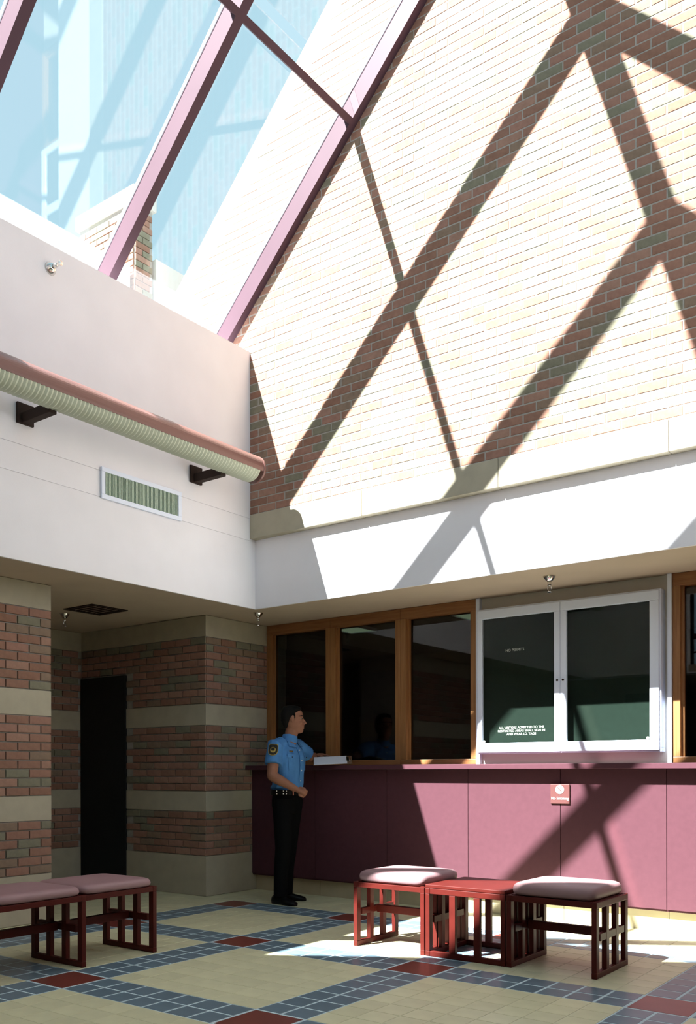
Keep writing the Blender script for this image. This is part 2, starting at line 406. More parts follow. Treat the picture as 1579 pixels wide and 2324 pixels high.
tag(put('wall_gable', ws, 'plaster'), 'gable wall over the viewer with a clerestory window', 'wall', kind='structure')
wn = thing('window_9', 'clerestory window in the gable over the viewer', 'window', (0, YG - .15, 0), kind='structure')
for a in ((wx0, wx1, wz0, wz0 + .04), (wx0, wx1, wz1 - .04, wz1), (wx0, wx0 + .04, wz0, wz1), (wx1 - .04, wx1, wz0, wz1), (wx0, wx1, 3.14, 3.22), (wx0, wx1, 2.93, 2.955), (1.5, 1.54, wz0, wz1)):
    put('window_frame', bx(a[0], a[1], -.03, .03, a[2], a[3]), 'dark_metal', wn)
put('pane', bx(wx0 + .02, wx1 - .02, -.004, .004, wz0 + .02, wz1 - .02), 'glass', wn)

# ------------------------------------------------------------------ skylight
sky = thing('window_1', 'steep glazed skylight with rose painted bars over the hall', 'skylight', (0, 0, 0), kind='structure')
RW, RD = .075, .163
r2 = math.sqrt(2)
YR = [1.62 + 1.335 * k for k in (1, 0, -1, -2, -3)] + [YG]
def slope_box(mb, y0, y1, c0, c1, xa, xb, side):
    # section between planes c0..c1 of z-x, from x=xa to xb (left slope); mirrored about the ridge for side=-1
    pts = []
    for c, x in ((c0, xa), (c0, xb), (c1, xb), (c1, xa)): pts.append((x if side > 0 else 2 * XR - x, x + c))
    return mb.prism(pts, 'y', y0, y1)
xlo = -1.58
for side in (1, -1):
    for y in YR:
        rb = put('rafter', slope_box(MB(), y, y + RW, CB, CB + r2 * RD, xlo, XR, side), 'rose_paint', sky)
        put('glazing_cap', slope_box(MB(), y - .008, y + RW + .008, CB + r2 * RD, CB + r2 * (RD + .03), xlo, XR - .03, side), 'gasket', rb)
    for i in range(len(YR) - 1):
        y0, y1 = YR[i + 1] + RW, YR[i]
        # purlin: square section between the bars
        xp, pw = .085, .05
        pts = []
        for c, t in ((CB, 0), (CB, pw), (CB + r2 * .075, pw), (CB + r2 * .075, 0)):
            # point on the plane c, stepping t along the slope from xp
            xx = xp + t / r2 - (c - CB) / 2; pts.append((xx if side > 0 else 2 * XR - xx, xx + c))
        put('purlin', MB().prism(pts, 'y', y0, y1), 'rose_paint', sky)
        for xa, xb in ((xlo, xp), (xp + .05, XR)):
            put('pane', slope_box(MB(), y0 - .01, y1 + .01, CB + r2 * .150, CB + r2 * .160, xa, xb, side), 'glass', sky)
put('ridge_beam', bx(XR - .055, XR + .055, YG, YB, XR + CB - .10, XR + CB + .24), 'rose_paint', sky)
put('glazing_curb', bx(-1.75, XL - .2, YG, YB, 4.6, ZT - .02), 'gasket', sky)

# buildings beyond the glass
po = tag(put('roof_parapet', bx(-3.3, -3.0, -4, 3.30, 2.7, 6.44), 'concrete'), 'white parapet wall outside below the skylight glass', 'parapet')
pb = tag(put('roof_parapet', bx(-3.3, -3.0, 3.66, 9, 2.7, 6.68), 'concrete'), 'pale parapet wall outside between the brick chimney and the gable', 'parapet')
ch = thing('brick_chimney', 'sunlit brick chimney outside behind the skylight glass', 'chimney', (-3.45, 3.48, 2.7))
put('shaft', bx(-.45, .45, -.12, .12, .06, 4.45), 'mortar', ch)
brick_run(ch, Vector((.41, -.12, 0)), math.pi / 2, .24, [(3.3, 16, hc)])
brick_run(ch, Vector((-.45, -.08, 0)), 0, .9, [(3.3, 16, hc)])
put('cap', bx(-.49, .49, -.16, .16, 4.45, 4.61), 'concrete', ch, bevel=.01)

# ------------------------------------------------------------------ counter
YP, YL = 3.65, 3.552
ctr = thing('reception_counter', 'long rose laminate reception counter below the windows', 'counter', (0, 0, 0))
put('counter_top', bx(XC + .002, 5.2, YL, YW + .02, 1.178, 1.22), 'counter', ctr, bevel=.004)
put('carcass', bx(XC + .002, 5.2, YP + .012, YW, .15, 1.177), 'counter', ctr)
jx = [XC + .002] + [.778 + .803 * k for k in range(-2, 6)] + [5.2]
for a, b in zip(jx[:-1], jx[1:]): put('front_panel', bx(a + .0025, b - .0025, YP, YP + .02, .165, 1.1765), 'counter', ctr)
x = XC + .002
while x < 5.2:
    put('kick_tile', bx(x + .002, min(x + .4, 5.2) - .002, YP + .06, YP + .08, 0, .164), 'kick', ctr); x += .4
# small sign on the counter front
sg = thing('no_smoking_sign', 'small rose sign with white circle on the counter front', 'sign', (1.582, YP, .986))
put('plate', bx(-.078, .078, -.014, -.0005, -.076, .076), 'sign', sg, bevel=.004)
ring = MB()
Ry = Matrix.Translation((0, -.0145, .034)) @ Matrix.Rotation(math.pi / 2, 4, 'X')
put('disc', MB().lathe([(.034, 0), (.034, .002)], 32, Ry), 'white_letter', sg)
put('cigarette', bx(-.018, .018, -.0178, -.0166, .030, .0345), 'sign', sg)
slm = Matrix.Translation((0, -.0171, .034)) @ Matrix.Rotation(math.radians(45), 4, 'Y')
mb = MB(); b_ = bx(-.026, .026, -.001, .001, -.003, .003); mb.add([slm @ Vector(v) for v in b_.v], b_.f); put('slash', mb, 'sign', sg)
tm = text_mesh('No Smoking', .028); o = put('lettering', tm, 'white_letter', sg); o.rotation_euler = (math.pi / 2, 0, 0); o.location = (0, -.0152, -.043)

# ------------------------------------------------------------------ windows above the counter
def window(n, label, x0, x1, z0=1.222, z1=ZC, fw=.055, left=True, right=True):
    w = thing('window_%d' % n, label, 'window', (0, YW, 0), kind='structure')
    ya, yb = -.012, .10
    put('head', bx(x0, x1, ya, yb, z1 - .095, z1 - .001), 'oakx', w, bevel=.003)
    put('sill', bx(x0, x1, ya, yb, z0, z0 + .045), 'oakx', w, bevel=.003)
    put('jamb', bx(x0, x0 + fw, ya + .001, yb, z0 + .045, z1 - .095), 'oak', w, bevel=.003)
    put('jamb', bx(x1 - fw, x1, ya + .001, yb, z0 + .045, z1 - .095), 'oak', w, bevel=.003)
    for a, b in ((x0 + fw, x0 + fw + .018), (x1 - fw - .018, x1 - fw)): put('glazing_bead', bx(a, b, .025, .05, z0 + .045, z1 - .095), 'oak', w)
    put('pane', bx(x0 + fw, x1 - fw, .052, .060, z0 + .045, z1 - .095), 'wglass', w)
    return w
window(2, 'oak framed dark window nearest the brick pillar, behind the officer', -1.655 + .04, -.815)
window(3, 'oak framed dark window, middle of the three beside the pillar', -.813, -.024)
window(4, 'oak framed dark window directly left of the white letter case', -.022, .738)
window(5, 'oak framed window right of the white letter case', 2.362, 3.6)
tag(put('wall_window', bx(.74, 2.36, YW + .021, YW + .12, 1.222, ZC), 'white_paint'), 'beige wall strip around the white letter case', 'wall', kind='structure')
tag(put('wall_window', bx(3.6, 7.0, YW + .021, YW + .12, 1.222, ZC), 'white_paint'), 'beige wall beyond the rightmost oak window', 'wall', kind='structure')
tag(put('wall_window', bx(XC, 7.0, YW + .021, YW + .12, 0, 1.2215), 'white_paint'), 'low wall hidden behind the counter', 'wall', kind='structure')
tag(put('trim_1', bx(.74, .775, YW - .02, YW + .02, 1.222, ZC - .001), 'white_metal'), 'white jamb strip left of the letter case', 'trim', kind='structure')
tag(put('trim_2', bx(2.33, 2.36, YW - .03, YW + .02, 1.222, ZC - .001), 'white_metal'), 'white jamb strip right of the letter case', 'trim', kind='structure')
# dark office behind
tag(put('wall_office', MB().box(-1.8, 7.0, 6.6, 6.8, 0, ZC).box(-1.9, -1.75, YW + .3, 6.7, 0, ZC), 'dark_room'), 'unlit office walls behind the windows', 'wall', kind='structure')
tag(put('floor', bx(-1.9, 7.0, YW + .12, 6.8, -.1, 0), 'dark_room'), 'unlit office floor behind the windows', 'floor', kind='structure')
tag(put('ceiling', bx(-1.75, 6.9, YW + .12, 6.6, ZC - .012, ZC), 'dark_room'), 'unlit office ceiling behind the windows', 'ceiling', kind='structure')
for tx_, lab in ((-.93, 'pale green ceiling light seen through the middle oak window'), (.43, 'pale green ceiling light seen through the window left of the letter case')):
    tl = thing('ceiling_light', lab, 'light', (tx_, 4.42, ZC - .014), group='office ceiling lights')
    put('housing', MB().box(-.16, .16, -.17, -.155, -.03, 0).box(-.16, .16, .155, .17, -.03, 0).box(-.16, -.145, -.155, .155, -.03, 0).box(.145, .16, -.155, .155, -.03, 0), 'white_metal', tl)
    put('diffuser', bx(-.145, .145, -.155, .155, -.02, -.004), 'troffer', tl)

# letter case (directory) with two glazed doors
LX0, LX1, LZ0, LZ1 = .777, 2.30, 1.305, 2.51
yf = 3.79
lc = thing('letter_case', 'white framed letter case with two glazed doors above the counter', 'notice board', (0, 0, 0))
put('case', MB().box(LX0, LX1, yf + .015, YW + .02, LZ0, LZ0 + .03).box(LX0, LX1, yf + .015, YW + .02, LZ1 - .03, LZ1).box(LX0, LX0 + .03, yf + .015, YW + .02, LZ0 + .03, LZ1 - .03).box(LX1 - .03, LX1, yf + .015, YW + .02, LZ0 + .03, LZ1 - .03), 'white_metal', lc, bevel=.003)
put('letter_board', bx(LX0 + .03, LX1 - .03, YW - .012, YW + .018, LZ0 + .03, LZ1 - .03), 'letterboard', lc)
mx_ = 1.52
for a, b, k in ((LX0 + .012, mx_ - .001, 1), (mx_ + .001, LX1 - .012, -1)):
    d = put('door', MB().box(a, b, yf, yf + .03, LZ0 + .012, LZ0 + .09).box(a, b, yf, yf + .03, LZ1 - .085, LZ1 - .012).box(a, a + (.045 if k == 1 else .05), yf, yf + .03, LZ0 + .09, LZ1 - .085).box(b - (.05 if k == 1 else .07), b, yf, yf + .03, LZ0 + .09, LZ1 - .085), 'white_metal', lc, bevel=.004)
    put('pane', bx(a + .02, b - .02, yf + .012, yf + .018, LZ0 + .05, LZ1 - .05), mat_pane('door_glass_%d' % (k + 2), (.9, .92, .9), ior=1.28), d)
    lk = Matrix.Translation((mx_ - k * .024, yf + .001, 1.88)) @ Matrix.Rotation(math.pi / 2, 4, 'X')
    put('lock', MB().lathe([(.009, 0), (.009, .006), (.004, .008)], 14, lk), 'dark_metal', d)
    rx = a + .062 if k == 1 else b - .085
    bm_ = Matrix.Translation((rx, yf + .008, LZ0 + .103)) @ Matrix.Rotation(math.pi / 2, 4, 'X')
    put('bumper', MB().lathe([(.010, 0), (.010, .006)], 14, bm_), 'white_letter', d)
tm = text_mesh('ALL VISITORS ADMITTED TO THE\nRESTRICTED AREAS SHALL SIGN IN\nAND WEAR I.D. TAGS', .0268)
o = put('lettering', tm, 'white_letter', lc); o.rotation_euler = (math.pi / 2, 0, 0); o.location = (1.150, YW - .0130, 1.512)
tm = text_mesh('NO PERMITS', .030); o = put('lettering', tm, 'white_letter', lc); o.rotation_euler = (math.pi / 2, 0, 0); o.location = (1.095, YW - .0130, 2.150)

# ------------------------------------------------------------------ tube lamp on the left wall
LAX, LAZ, LR = -.70, 3.69, .112
LY0, LY1 = -2.8, 2.70
lamp = thing('tube_lamp', 'long rose tube lamp with ribbed underside on the white wall', 'lamp', (LAX, 0, LAZ))
def arc(a0, a1, r, n): return [(r * math.cos(math.radians(a0 + (a1 - a0) * i / n)), r * math.sin(math.radians(a0 + (a1 - a0) * i / n))) for i in range(n + 1)]
up_ = arc(-18, 198, LR, 26)
put('housing', MB().prism(up_, 'y', LY0, LY1 - .02), 'lamp_body', lamp, smooth=False)
lens = MB(); n = int((LY1 - .05 - LY0) / .032)
prof = arc(-18, -162, LR - .004, 14)
R = []
for i in range(n * 2 + 1):
    s_ = .004 if i % 2 else -.002
    R.append([Vector((p[0] * (1 + s_ / LR * 1.6), LY0 + i * .016, p[1] * (1 + s_ / LR * 1.6))) for p in prof])
put('ribbed_lens', lens.rings(R), 'lens', lamp)
Ry = Matrix.Translation((0, LY1, 0)) @ Matrix.Rotation(math.pi / 2, 4, 'X')
put('end_cap', MB().lathe([(LR * .6, -.012), (LR * .93, -.006), (LR + .001, .006), (LR + .001, .03)], 40, Ry), 'lamp_body', lamp, smooth=True)
for yb_ in (2.345, .715, -.915, -2.545):
    b = put('bracket', bx(XL - LAX, -.04, yb_ - .03, yb_ + .03, -.125, -.055), 'dark_metal', lamp, bevel=.003)
    put('wall_plate', bx(XL - LAX, XL - LAX + .02, yb_ - .065, yb_ + .065, -.13, .01), 'dark_metal', b)

# ------------------------------------------------------------------ vent grille
vg = thing('vent_grille', 'white framed vent grille with green slats on the left wall', 'vent', (XL, 1.77, 3.327))
hw, hh = .405, .118
for a in ((-hw, hw, -hh, -hh + .034), (-hw, hw, hh - .034, hh)): put('frame_rail', bx(0, .02, a[0], a[1], a[2], a[3]), 'white_metal', vg, bevel=.003)
for a in ((-hw, -hw + .034), (hw - .034, hw)): put('frame_stile', bx(0, .02, a[0], a[1], -hh + .034, hh - .034), 'white_metal', vg, bevel=.003)
put('backing', bx(.0005, .003, -hw + .034, hw - .034, -hh + .034, hh - .034), 'vent_back', vg)
sm = bx(.004, .016, -.005, .005, -hh + .034, hh - .034).mesh('slat'); sm.materials.append(MT['slat'])
k = 0; y = -hw + .041
while y < hw - .038:
    o = bpy.data.objects.new('slat', sm); COL.objects.link(o); o.parent = vg; o.location = (0, y, 0); o.rotation_euler = (0, 0, .3); y += .0138
put('divider', bx(.003, .018, -.008, .008, -hh + .034, hh - .034), 'slat', vg)

# ------------------------------------------------------------------ sprinklers and diffuser
def sprinkler(label, loc, rot):
    s = thing('sprinkler_head', label, 'sprinkler', loc, group='fire sprinkler heads'); s.rotation_euler = rot; s.scale = (1, 1, 1.2)
    put('escutcheon', MB().lathe([(.046, 0), (.044, -.006), (.03, -.024), (.019, -.032)], 20), 'chrome', s, smooth=True)
    put('body', MB().lathe([(.016, -.030), (.014, -.058), (.010, -.064)], 14), 'chrome', s, smooth=True)
    put('frame_arm', MB().tube([(.012, 0, -.06), (.014, 0, -.08), (.004, 0, -.098)], [.003] * 3, 6).tube([(-.012, 0, -.06), (-.014, 0, -.08), (-.004, 0, -.098)], [.003] * 3, 6), 'chrome', s)
    put('deflector', MB().lathe([(.019, -.098), (.019, -.101), (.004, -.103)], 16), 'chrome', s)
sprinkler('chrome sprinkler head hanging under the soffit above the letter case', (1.604, 3.40, ZC), (0, 0, 0))
sprinkler('chrome sprinkler head under the soffit at the inner wall corner', (-1.165, 3.24, ZC), (0, 0, 0))
sprinkler('chrome sprinkler head on the dark corridor ceiling by the brick pier', (-2.60, 2.18, ZC), (0, 0, 0))
sprinkler('chrome sprinkler head sticking out of the white wall below the skylight', (XL, .93, 4.735), (0, -math.pi / 2, 0))
df = thing('air_diffuser', 'dark square air diffuser in the corridor soffit', 'vent', (-2.2, 2.22, ZC))
put('frame', MB().box(-.2, .2, -.2, -.17, -.008, 0).box(-.2, .2, .17, .2, -.008, 0).box(-.2, -.17, -.17, .17, -.008, 0).box(.17, .2, -.17, .17, -.008, 0), 'dark_metal', df)
for k in range(6): put('louver', bx(-.17, .17, -.15 + k * .058, -.13 + k * .058, -.007, 0), 'dark_metal', df)

# ------------------------------------------------------------------ stools and table
SW, SD, PT = .552, .505, .042       # width between the two sled sides, depth, post width
def cushion_mesh(w, d, z0, z1):
    mb = MB(); R = []; n = 10
    def sup(a, ex, sx, sy): return (sx * math.copysign(abs(math.cos(a)) ** ex, math.cos(a)), sy * math.copysign(abs(math.sin(a)) ** ex, math.sin(a)))
    lv = [(0, -.015), (.010, -.004), (.028, 0), (.046, -.003), (.060, -.012), (.068, -.028), (.0725, -.06), (.075, -.15)]
    for h, ins in lv:
        z = z0 + h / .075 * (z1 - z0)
        R.append([Vector((*sup(2 * math.pi * j / 48, .22 if ins > -.03 else .3, w / 2 + ins, d / 2 + ins), z)) for j in range(48)])
    return mb.rings(R)
def build_side(t, x, sgn):
    # a sled side in the plane x, four uprights along y
    s = t
    put('foot_rail', bx(x - .016, x + .016, -SD / 2, SD / 2, 0, .034), 'lacquer', t, bevel=.003)
    put('top_rail', bx(x - .016, x + .016, -SD / 2, SD / 2, .392, .428), 'lacquer', t, bevel=.003)
    for k in range(4):
        y = -SD / 2 + k * (SD - PT) / 3
        put('upright', bx(x - .015, x + .015, y, y + PT, .034, .392), 'lacquer', s, bevel=.002)
    put('cross_block', bx(x - .014, x + .014, -SD / 2 + PT + .02, SD / 2 - PT - .02, .205, .245), 'lacquer', s)
def make_stool(label, group):
    t = thing('slatted_stool', label, 'stool', (0, 0, 0), group=group)
    for sg_ in (-1, 1): build_side(t, sg_ * (SW / 2 - .016), sg_)
    for y in (-SD / 2 + .001, SD / 2 - .031): put('seat_rail', bx(-SW / 2 + .032, SW / 2 - .032, y, y + .03, .394, .427), 'lacquer', t, bevel=.002)
    put('stretcher', bx(-SW / 2 + .03, SW / 2 - .03, -.02, .02, .200, .250), 'lacquer', t, bevel=.002)
    put('seat_board', bx(-SW / 2 + .02, SW / 2 - .02, -SD / 2 + .03, SD / 2 - .03, .415, .432), 'lacquer', t)
    put('cushion', cushion_mesh(SW - .03, SD - .01, .432, .510), 'cushion', t, smooth=True)
    return t
G = 'slatted lobby stools'
s0 = make_stool('padded red slatted stool left of the small table, half in sunlight', G); s0.location = (1.138, 2.170, 0)
dup(s0, (2.257, 2.170, 0), 0, 'padded slatted stool right of the small table, nearest the camera', G)

# two-seat bench in the shade: three sled sides, two cushions; built along local x, turned to run along the wall
bn = thing('slatted_bench', 'dark slatted two seat bench with flat pink cushions beside the brick pier', 'bench', (-.275, .408, 0), math.pi / 2)
BX = (-.60, 0, .556)
for x in BX: build_side(bn, x, 1)
for xa, xb in zip(BX[:-1], BX[1:]):
    for y in (-SD / 2 + .001, SD / 2 - .031): put('seat_rail', bx(xa + .016, xb - .016, y, y + .03, .394, .427), 'lacquer', bn, bevel=.002)
    put('stretcher', bx(xa + .016, xb - .016, -.02, .02, .200, .250), 'lacquer', bn, bevel=.002)
    put('seat_board', bx(xa + .018, xb - .018, -SD / 2 + .03, SD / 2 - .03, .415, .432), 'lacquer', bn)
    o = put('cushion', cushion_mesh(xb - xa - .002, SD + .006, .429, .488), 'cushion', bn, smooth=True); o.location = ((xa + xb) / 2, 0, 0)
tb = thing('slatted_table', 'red lacquered slatted cube table between the two stools', 'table', (1.697, 2.170, 0))
for sg_ in (-1, 1): build_side(tb, sg_ * (SW / 2 - .016), sg_)
for sg_ in (-1, 1):
    y = sg_ * (SD / 2 - .016)
    f_ = tb
    put('foot_rail', bx(-SW / 2 + .032, SW / 2 - .032, y - .015, y + .015, 0, .034), 'lacquer', tb, bevel=.003)
    put('top_rail', bx(-SW / 2 + .032, SW / 2 - .032, y - .015, y + .015, .392, .428), 'lacquer', tb, bevel=.003)
    for k in (1, 2):
        x = -SW / 2 + k * (SW - PT) / 3
        put('upright', bx(x, x + PT, y - .014, y + .014, .034, .392), 'lacquer', f_, bevel=.002)
put('table_top', bx(-SW / 2, SW / 2, -SD / 2, SD / 2, .429, .452), 'lacquer', tb, bevel=.004)

# ------------------------------------------------------------------ the officer
# local frame: +x to the viewer's right, +y away from the viewer
PO = Vector((-.80, 3.18, 0))
off = thing('person', 'person in light blue uniform shirt and black trousers leaning at the counter', 'person', PO, YAW)
TA = math.radians(-25)     # torso heading
hx, hy = math.cos(TA), math.sin(TA)
def tl(fwd, left, z, c=(.03, .02)): return Vector((c[0] + fwd * hx - left * hy, c[1] + fwd * hy + left * hx, z))
def remeshed(name, mb, m, parent, vox, smooth=3, label=None):
    o = put(name, mb, m, parent, label=label)
    r = o.modifiers.new('remesh', 'REMESH'); r.mode = 'VOXEL'; r.voxel_size = vox; r.use_smooth_shade = True
    if smooth:
        s = o.modifiers.new('smooth', 'SMOOTH'); s.iterations = smooth; s.factor = .5
    return o
def torso_rings(levels, grow=0.):
    R = []
    for z, fw, bk, hw_, shift in levels:
        ring = []
        for j in range(28):
            a = 2 * math.pi * j / 28; ca, sa = math.cos(a), math.sin(a)
            d = (fw if ca > 0 else bk) + grow
            ring.append(tl(shift + d * math.copysign(abs(ca) ** .85, ca), (hw_ + grow) * math.copysign(abs(sa) ** .85, sa), z))
        R.append(ring)
    return R
TOR = [(.93, .095, .105, .155, -.01), (.99, .105, .105, .155, -.005), (1.06, .112, .112, .160, 0), (1.14, .120, .115, .168, .003), (1.22, .126, .120, .180, .004),
       (1.30, .126, .122, .190, .0), (1.36, .112, .112, .190, -.01), (1.41, .09, .09, .165, -.02), (1.445, .066, .07, .105, -.022), (1.47, .055, .058, .065, -.018)]
HC = Vector((.072, -.02, 0))     # head centre axis, local
# right arm (near), left arm (far)
RS, RE, RWr = tl(-.03, -.185, 1.385), Vector((-.100, -.22, 1.125)), Vector((.105, -.235, 1.012))
LS, LE, LWr = tl(-.0, .185, 1.385), Vector((.235, .345, 1.290)), Vector((.255, .470, 1.312))
mb = MB()
mb.rings(torso_rings(TOR, -.012))
# neck and head (profile towards +x); rows: z, front x, back x, half width
mb.tube([(.045, -.02, 1.42), (.055, -.02, 1.47), (.068, -.02, 1.54)], [.060, .057, .057], 18)
def HZ(py): return 1.166 + (1750 - py) / 255.6
def HX(px): return (px - 648) / 255.6
HEAD = [(1604, 672, 656, .020), (1606, 678, 651, .040), (1610, 684, 647.5, .058), (1616, 688, 644, .069), (1622, 690, 642.5, .074), (1629, 690.2, 642, .075), (1633, 688.8, 642.3, .074),
        (1640, 691, 644, .071), (1646, 692, 647, .066), (1649, 693, 649, .063), (1651, 691.6, 650, .061), (1653.5, 692.6, 652, .058), (1656, 690.3, 655, .054), (1660, 691, 661, .044), (1663, 688, 668, .032), (1665, 683, 671, .015)]
R = []
for py, fx, bk_, w_ in HEAD:
    cx_ = (HX(fx) + HX(bk_)) / 2; rx_ = (HX(fx) - HX(bk_)) / 2
    ring = []
    for j in range(32):
        a = 2 * math.pi * j / 32; ca, sa = math.cos(a), math.sin(a)
        ring.append(Vector((cx_ + rx_ * math.copysign(abs(ca) ** .9, ca), HC.y + w_ * sa, HZ(py))))
    R.append(ring)
mb.rings(R[::-1])
# nose, brow, lips, ears
mb.tube([(HX(689), HC.y, HZ(1631)), (HX(693), HC.y, HZ(1637)), (HX(696.0), HC.y, HZ(1642))], [.006, .009, .0105], 10)
mb.ell((HX(692.5), HC.y - .011, HZ(1643)), (.010, .008, .007)); mb.ell((HX(692.5), HC.y + .011, HZ(1643)), (.010, .008, .007))
for s_ in (-1, 1):
    mb.tube([(HX(688), HC.y + s_ * .012, HZ(1627.5)), (HX(686.2), HC.y + s_ * .035, HZ(1627)), (HX(681), HC.y + s_ * .055, HZ(1629))], [.007, .007, .005], 8)
    mb.ell((HX(667), HC.y + s_ * .074, HZ(1633)), (.016, .010, .030))
    mb.ell((HX(683), HC.y + s_ * .045, HZ(1641)), (.018, .018, .014))
# right arm: upper arm, forearm, fist
mb.tube([RS, RS.lerp(RE, .5), RE], [.056, .052, .045], 14)
mb.tube([RE, RE.lerp(RWr, .3), RE.lerp(RWr, .75), RWr], [.046, .047, .034, .029], 14)
fd = (RWr - RE).normalized(); nd = Vector((0, -1, 0)); vd = fd.cross(nd).normalized()
if vd.z > 0: vd = -vd
pc = RWr + fd * .05
mb.tube([RWr, RWr + fd * .04, RWr + fd * .075], [.030, .036, .034], 12, flat=.72, up=nd)
for k in range(4):
    a = -.030 + k * .020; L_ = (.034, .038, .036, .029)[k]
    # knuckles across vd, fingers curl to the palm side (towards +y, away from the viewer)
    kn = RWr + fd * (.088 - abs(k - 1.3) * .004) + vd * a - Vector((0, .012, 0))
    p1 = kn + fd * L_ * .45 + Vector((0, .022, 0)); p2 = p1 + Vector((0, .026, 0)) - fd * L_ * .55; p3 = p2 - fd * .018 - Vector((0, .008, 0))
    mb.tube([kn - fd * .03, kn, p1, p2, p3], [.0105, .0105, .0095, .009, .008], 8)
tb0 = RWr + fd * .03 - vd * .026
mb.tube([tb0, tb0 + fd * .03 - vd * .012 + Vector((0, .006, 0)), tb0 + fd * .058 - vd * .004 + Vector((0, .016, 0)), tb0 + fd * .068 + vd * .014 + Vector((0, .016, 0))], [.013, .012, .0105, .009], 8)
# left arm and flat hand on the clipboard
mb.tube([LS, LS.lerp(LE, .5), LE], [.055, .05, .044], 14)
mb.tube([LE, LE.lerp(LWr, .4), LWr], [.044, .040, .028], 12)
LH = LWr + Vector((.055, .0, .002))
mb.tube([LWr, LWr + Vector((.04, 0, .004)), LH + Vector((.02, 0, .003))], [.027, .038, .036], 12, flat=.5, up=(0, 1, 0))
for k in range(4):
    y_ = (-.028, -.009, .010, .028)[k]; L_ = (.062, .072, .068, .052)[k]
    b0 = LH + Vector((.022, y_, .004)); mb.tube([b0 - Vector((.02, 0, 0)), b0, b0 + Vector((L_ * .5, y_ * .15, -.002)), b0 + Vector((L_, y_ * .2, -.014))], [.009, .0092, .0085, .0072], 8)
t0 = LWr + Vector((.02, -.024, 0)); mb.tube([t0, t0 + Vector((.026, -.022, -.002)), t0 + Vector((.058, -.030, -.008))], [.012, .0105, .0085], 8)
# legs under the trousers
HIPR, HIPL = tl(-.005, -.09, .90), tl(-.005, .09, .90)
KR, KL = Vector((-.01, -.105, .49)), Vector((.035, .10, .49))
AR, AL = Vector((-.045, -.115, .09)), Vector((-.01, .12, .09))
for a, b, c in ((HIPR, KR, AR), (HIPL, KL, AL)):
    mb.tube([a, a.lerp(b, .5), b, b.lerp(c, .35), c], [.082, .070, .052, .050, .036], 14)
remeshed('body', mb, 'skin', off, .0052, 2)
# eyes
for s_ in (-1, 1):
    e = put('eye', MB().ell((HX(685.2), HC.y + s_ * .034, HZ(1632)), (.0085, .0095, .0050)), 'white_letter', off, smooth=True)
    put('iris', MB().ell((HX(687.4), HC.y + s_ * .0355, HZ(1632)), (.0052, .0058, .0058)), 'hair', e, smooth=True)
    put('eyebrow', MB().tube([(HX(689.8), HC.y + s_ * .014, HZ(1626)), (HX(688.4), HC.y + s_ * .035, HZ(1624.6)), (HX(683), HC.y + s_ * .060, HZ(1626.5))], [.0035, .004, .003], 6), 'hair', off)
# hair
HAIR = [(1601, 669, 655, .020), (1603, 678, 649, .045), (1606, 684.5, 645, .062), (1610, 686.5, 642.5, .073), (1614, 684, 640.5, .079), (1619, 680, 639.5, .082), (1625, 675, 639.2, .083), (1631, 667, 639.7, .0815), (1637, 664, 640.6, .079), (1643, 660, 642.5, .073), (1649, 657, 645.5, .062), (1653, 654, 648, .045)]
R = []
for py, fx, bk_, w_ in HAIR:
    cx_ = (HX(fx) + HX(bk_)) / 2; rx_ = (HX(fx) - HX(bk_)) / 2
    R.append([Vector((cx_ + rx_ * math.copysign(abs(math.cos(2 * math.pi * j / 32)) ** .8, math.cos(2 * math.pi * j / 32)), HC.y + w_ * math.copysign(abs(math.sin(2 * math.pi * j / 32)) ** .7, math.sin(2 * math.pi * j / 32)), HZ(py))) for j in range(32)])
remeshed('hair', MB().rings(R[::-1]).tube([(HX(672), HC.y - .076, HZ(1622)), (HX(672.5), HC.y - .0755, HZ(1634))], [.008, .004], 8).tube([(HX(672), HC.y + .076, HZ(1622)), (HX(672.5), HC.y + .0755, HZ(1634))], [.008, .004], 8), 'hair', off, .005, 2)
# shirt: trunk + short sleeves
ms = MB().rings(torso_rings([(z, a + (.012 if z < 1.1 else 0), b + (.016 if z < 1.1 else .003), w, s_) for z, a, b, w, s_ in TOR if z > .95]))
RSl = RS.lerp(RE, .62); LSl = LS.lerp(LE, .70)
ms.tube([tl(-.01, -.10, 1.40), RS, RS.lerp(RE, .35), RSl], [.070, .076, .074, .076], 18, round_end=False)
ms.tube([tl(-.01, .10, 1.40), LS, LS.lerp(LE, .35), LSl], [.070, .074, .070, .070], 18, round_end=False)
# bloused folds above the belt
ms.tube([tl(-.11, -.09, 1.02), tl(-.02, -.165, 1.03), tl(.08, -.11, 1.02)], [.022, .020, .018], 8)
ms.tube([tl(.07, -.09, 1.18), tl(.09, -.05, 1.10), tl(.10, 0, 1.03)], [.030, .026, .018], 8)
sh = remeshed('shirt', ms, 'shirt', off, .0062, 2)
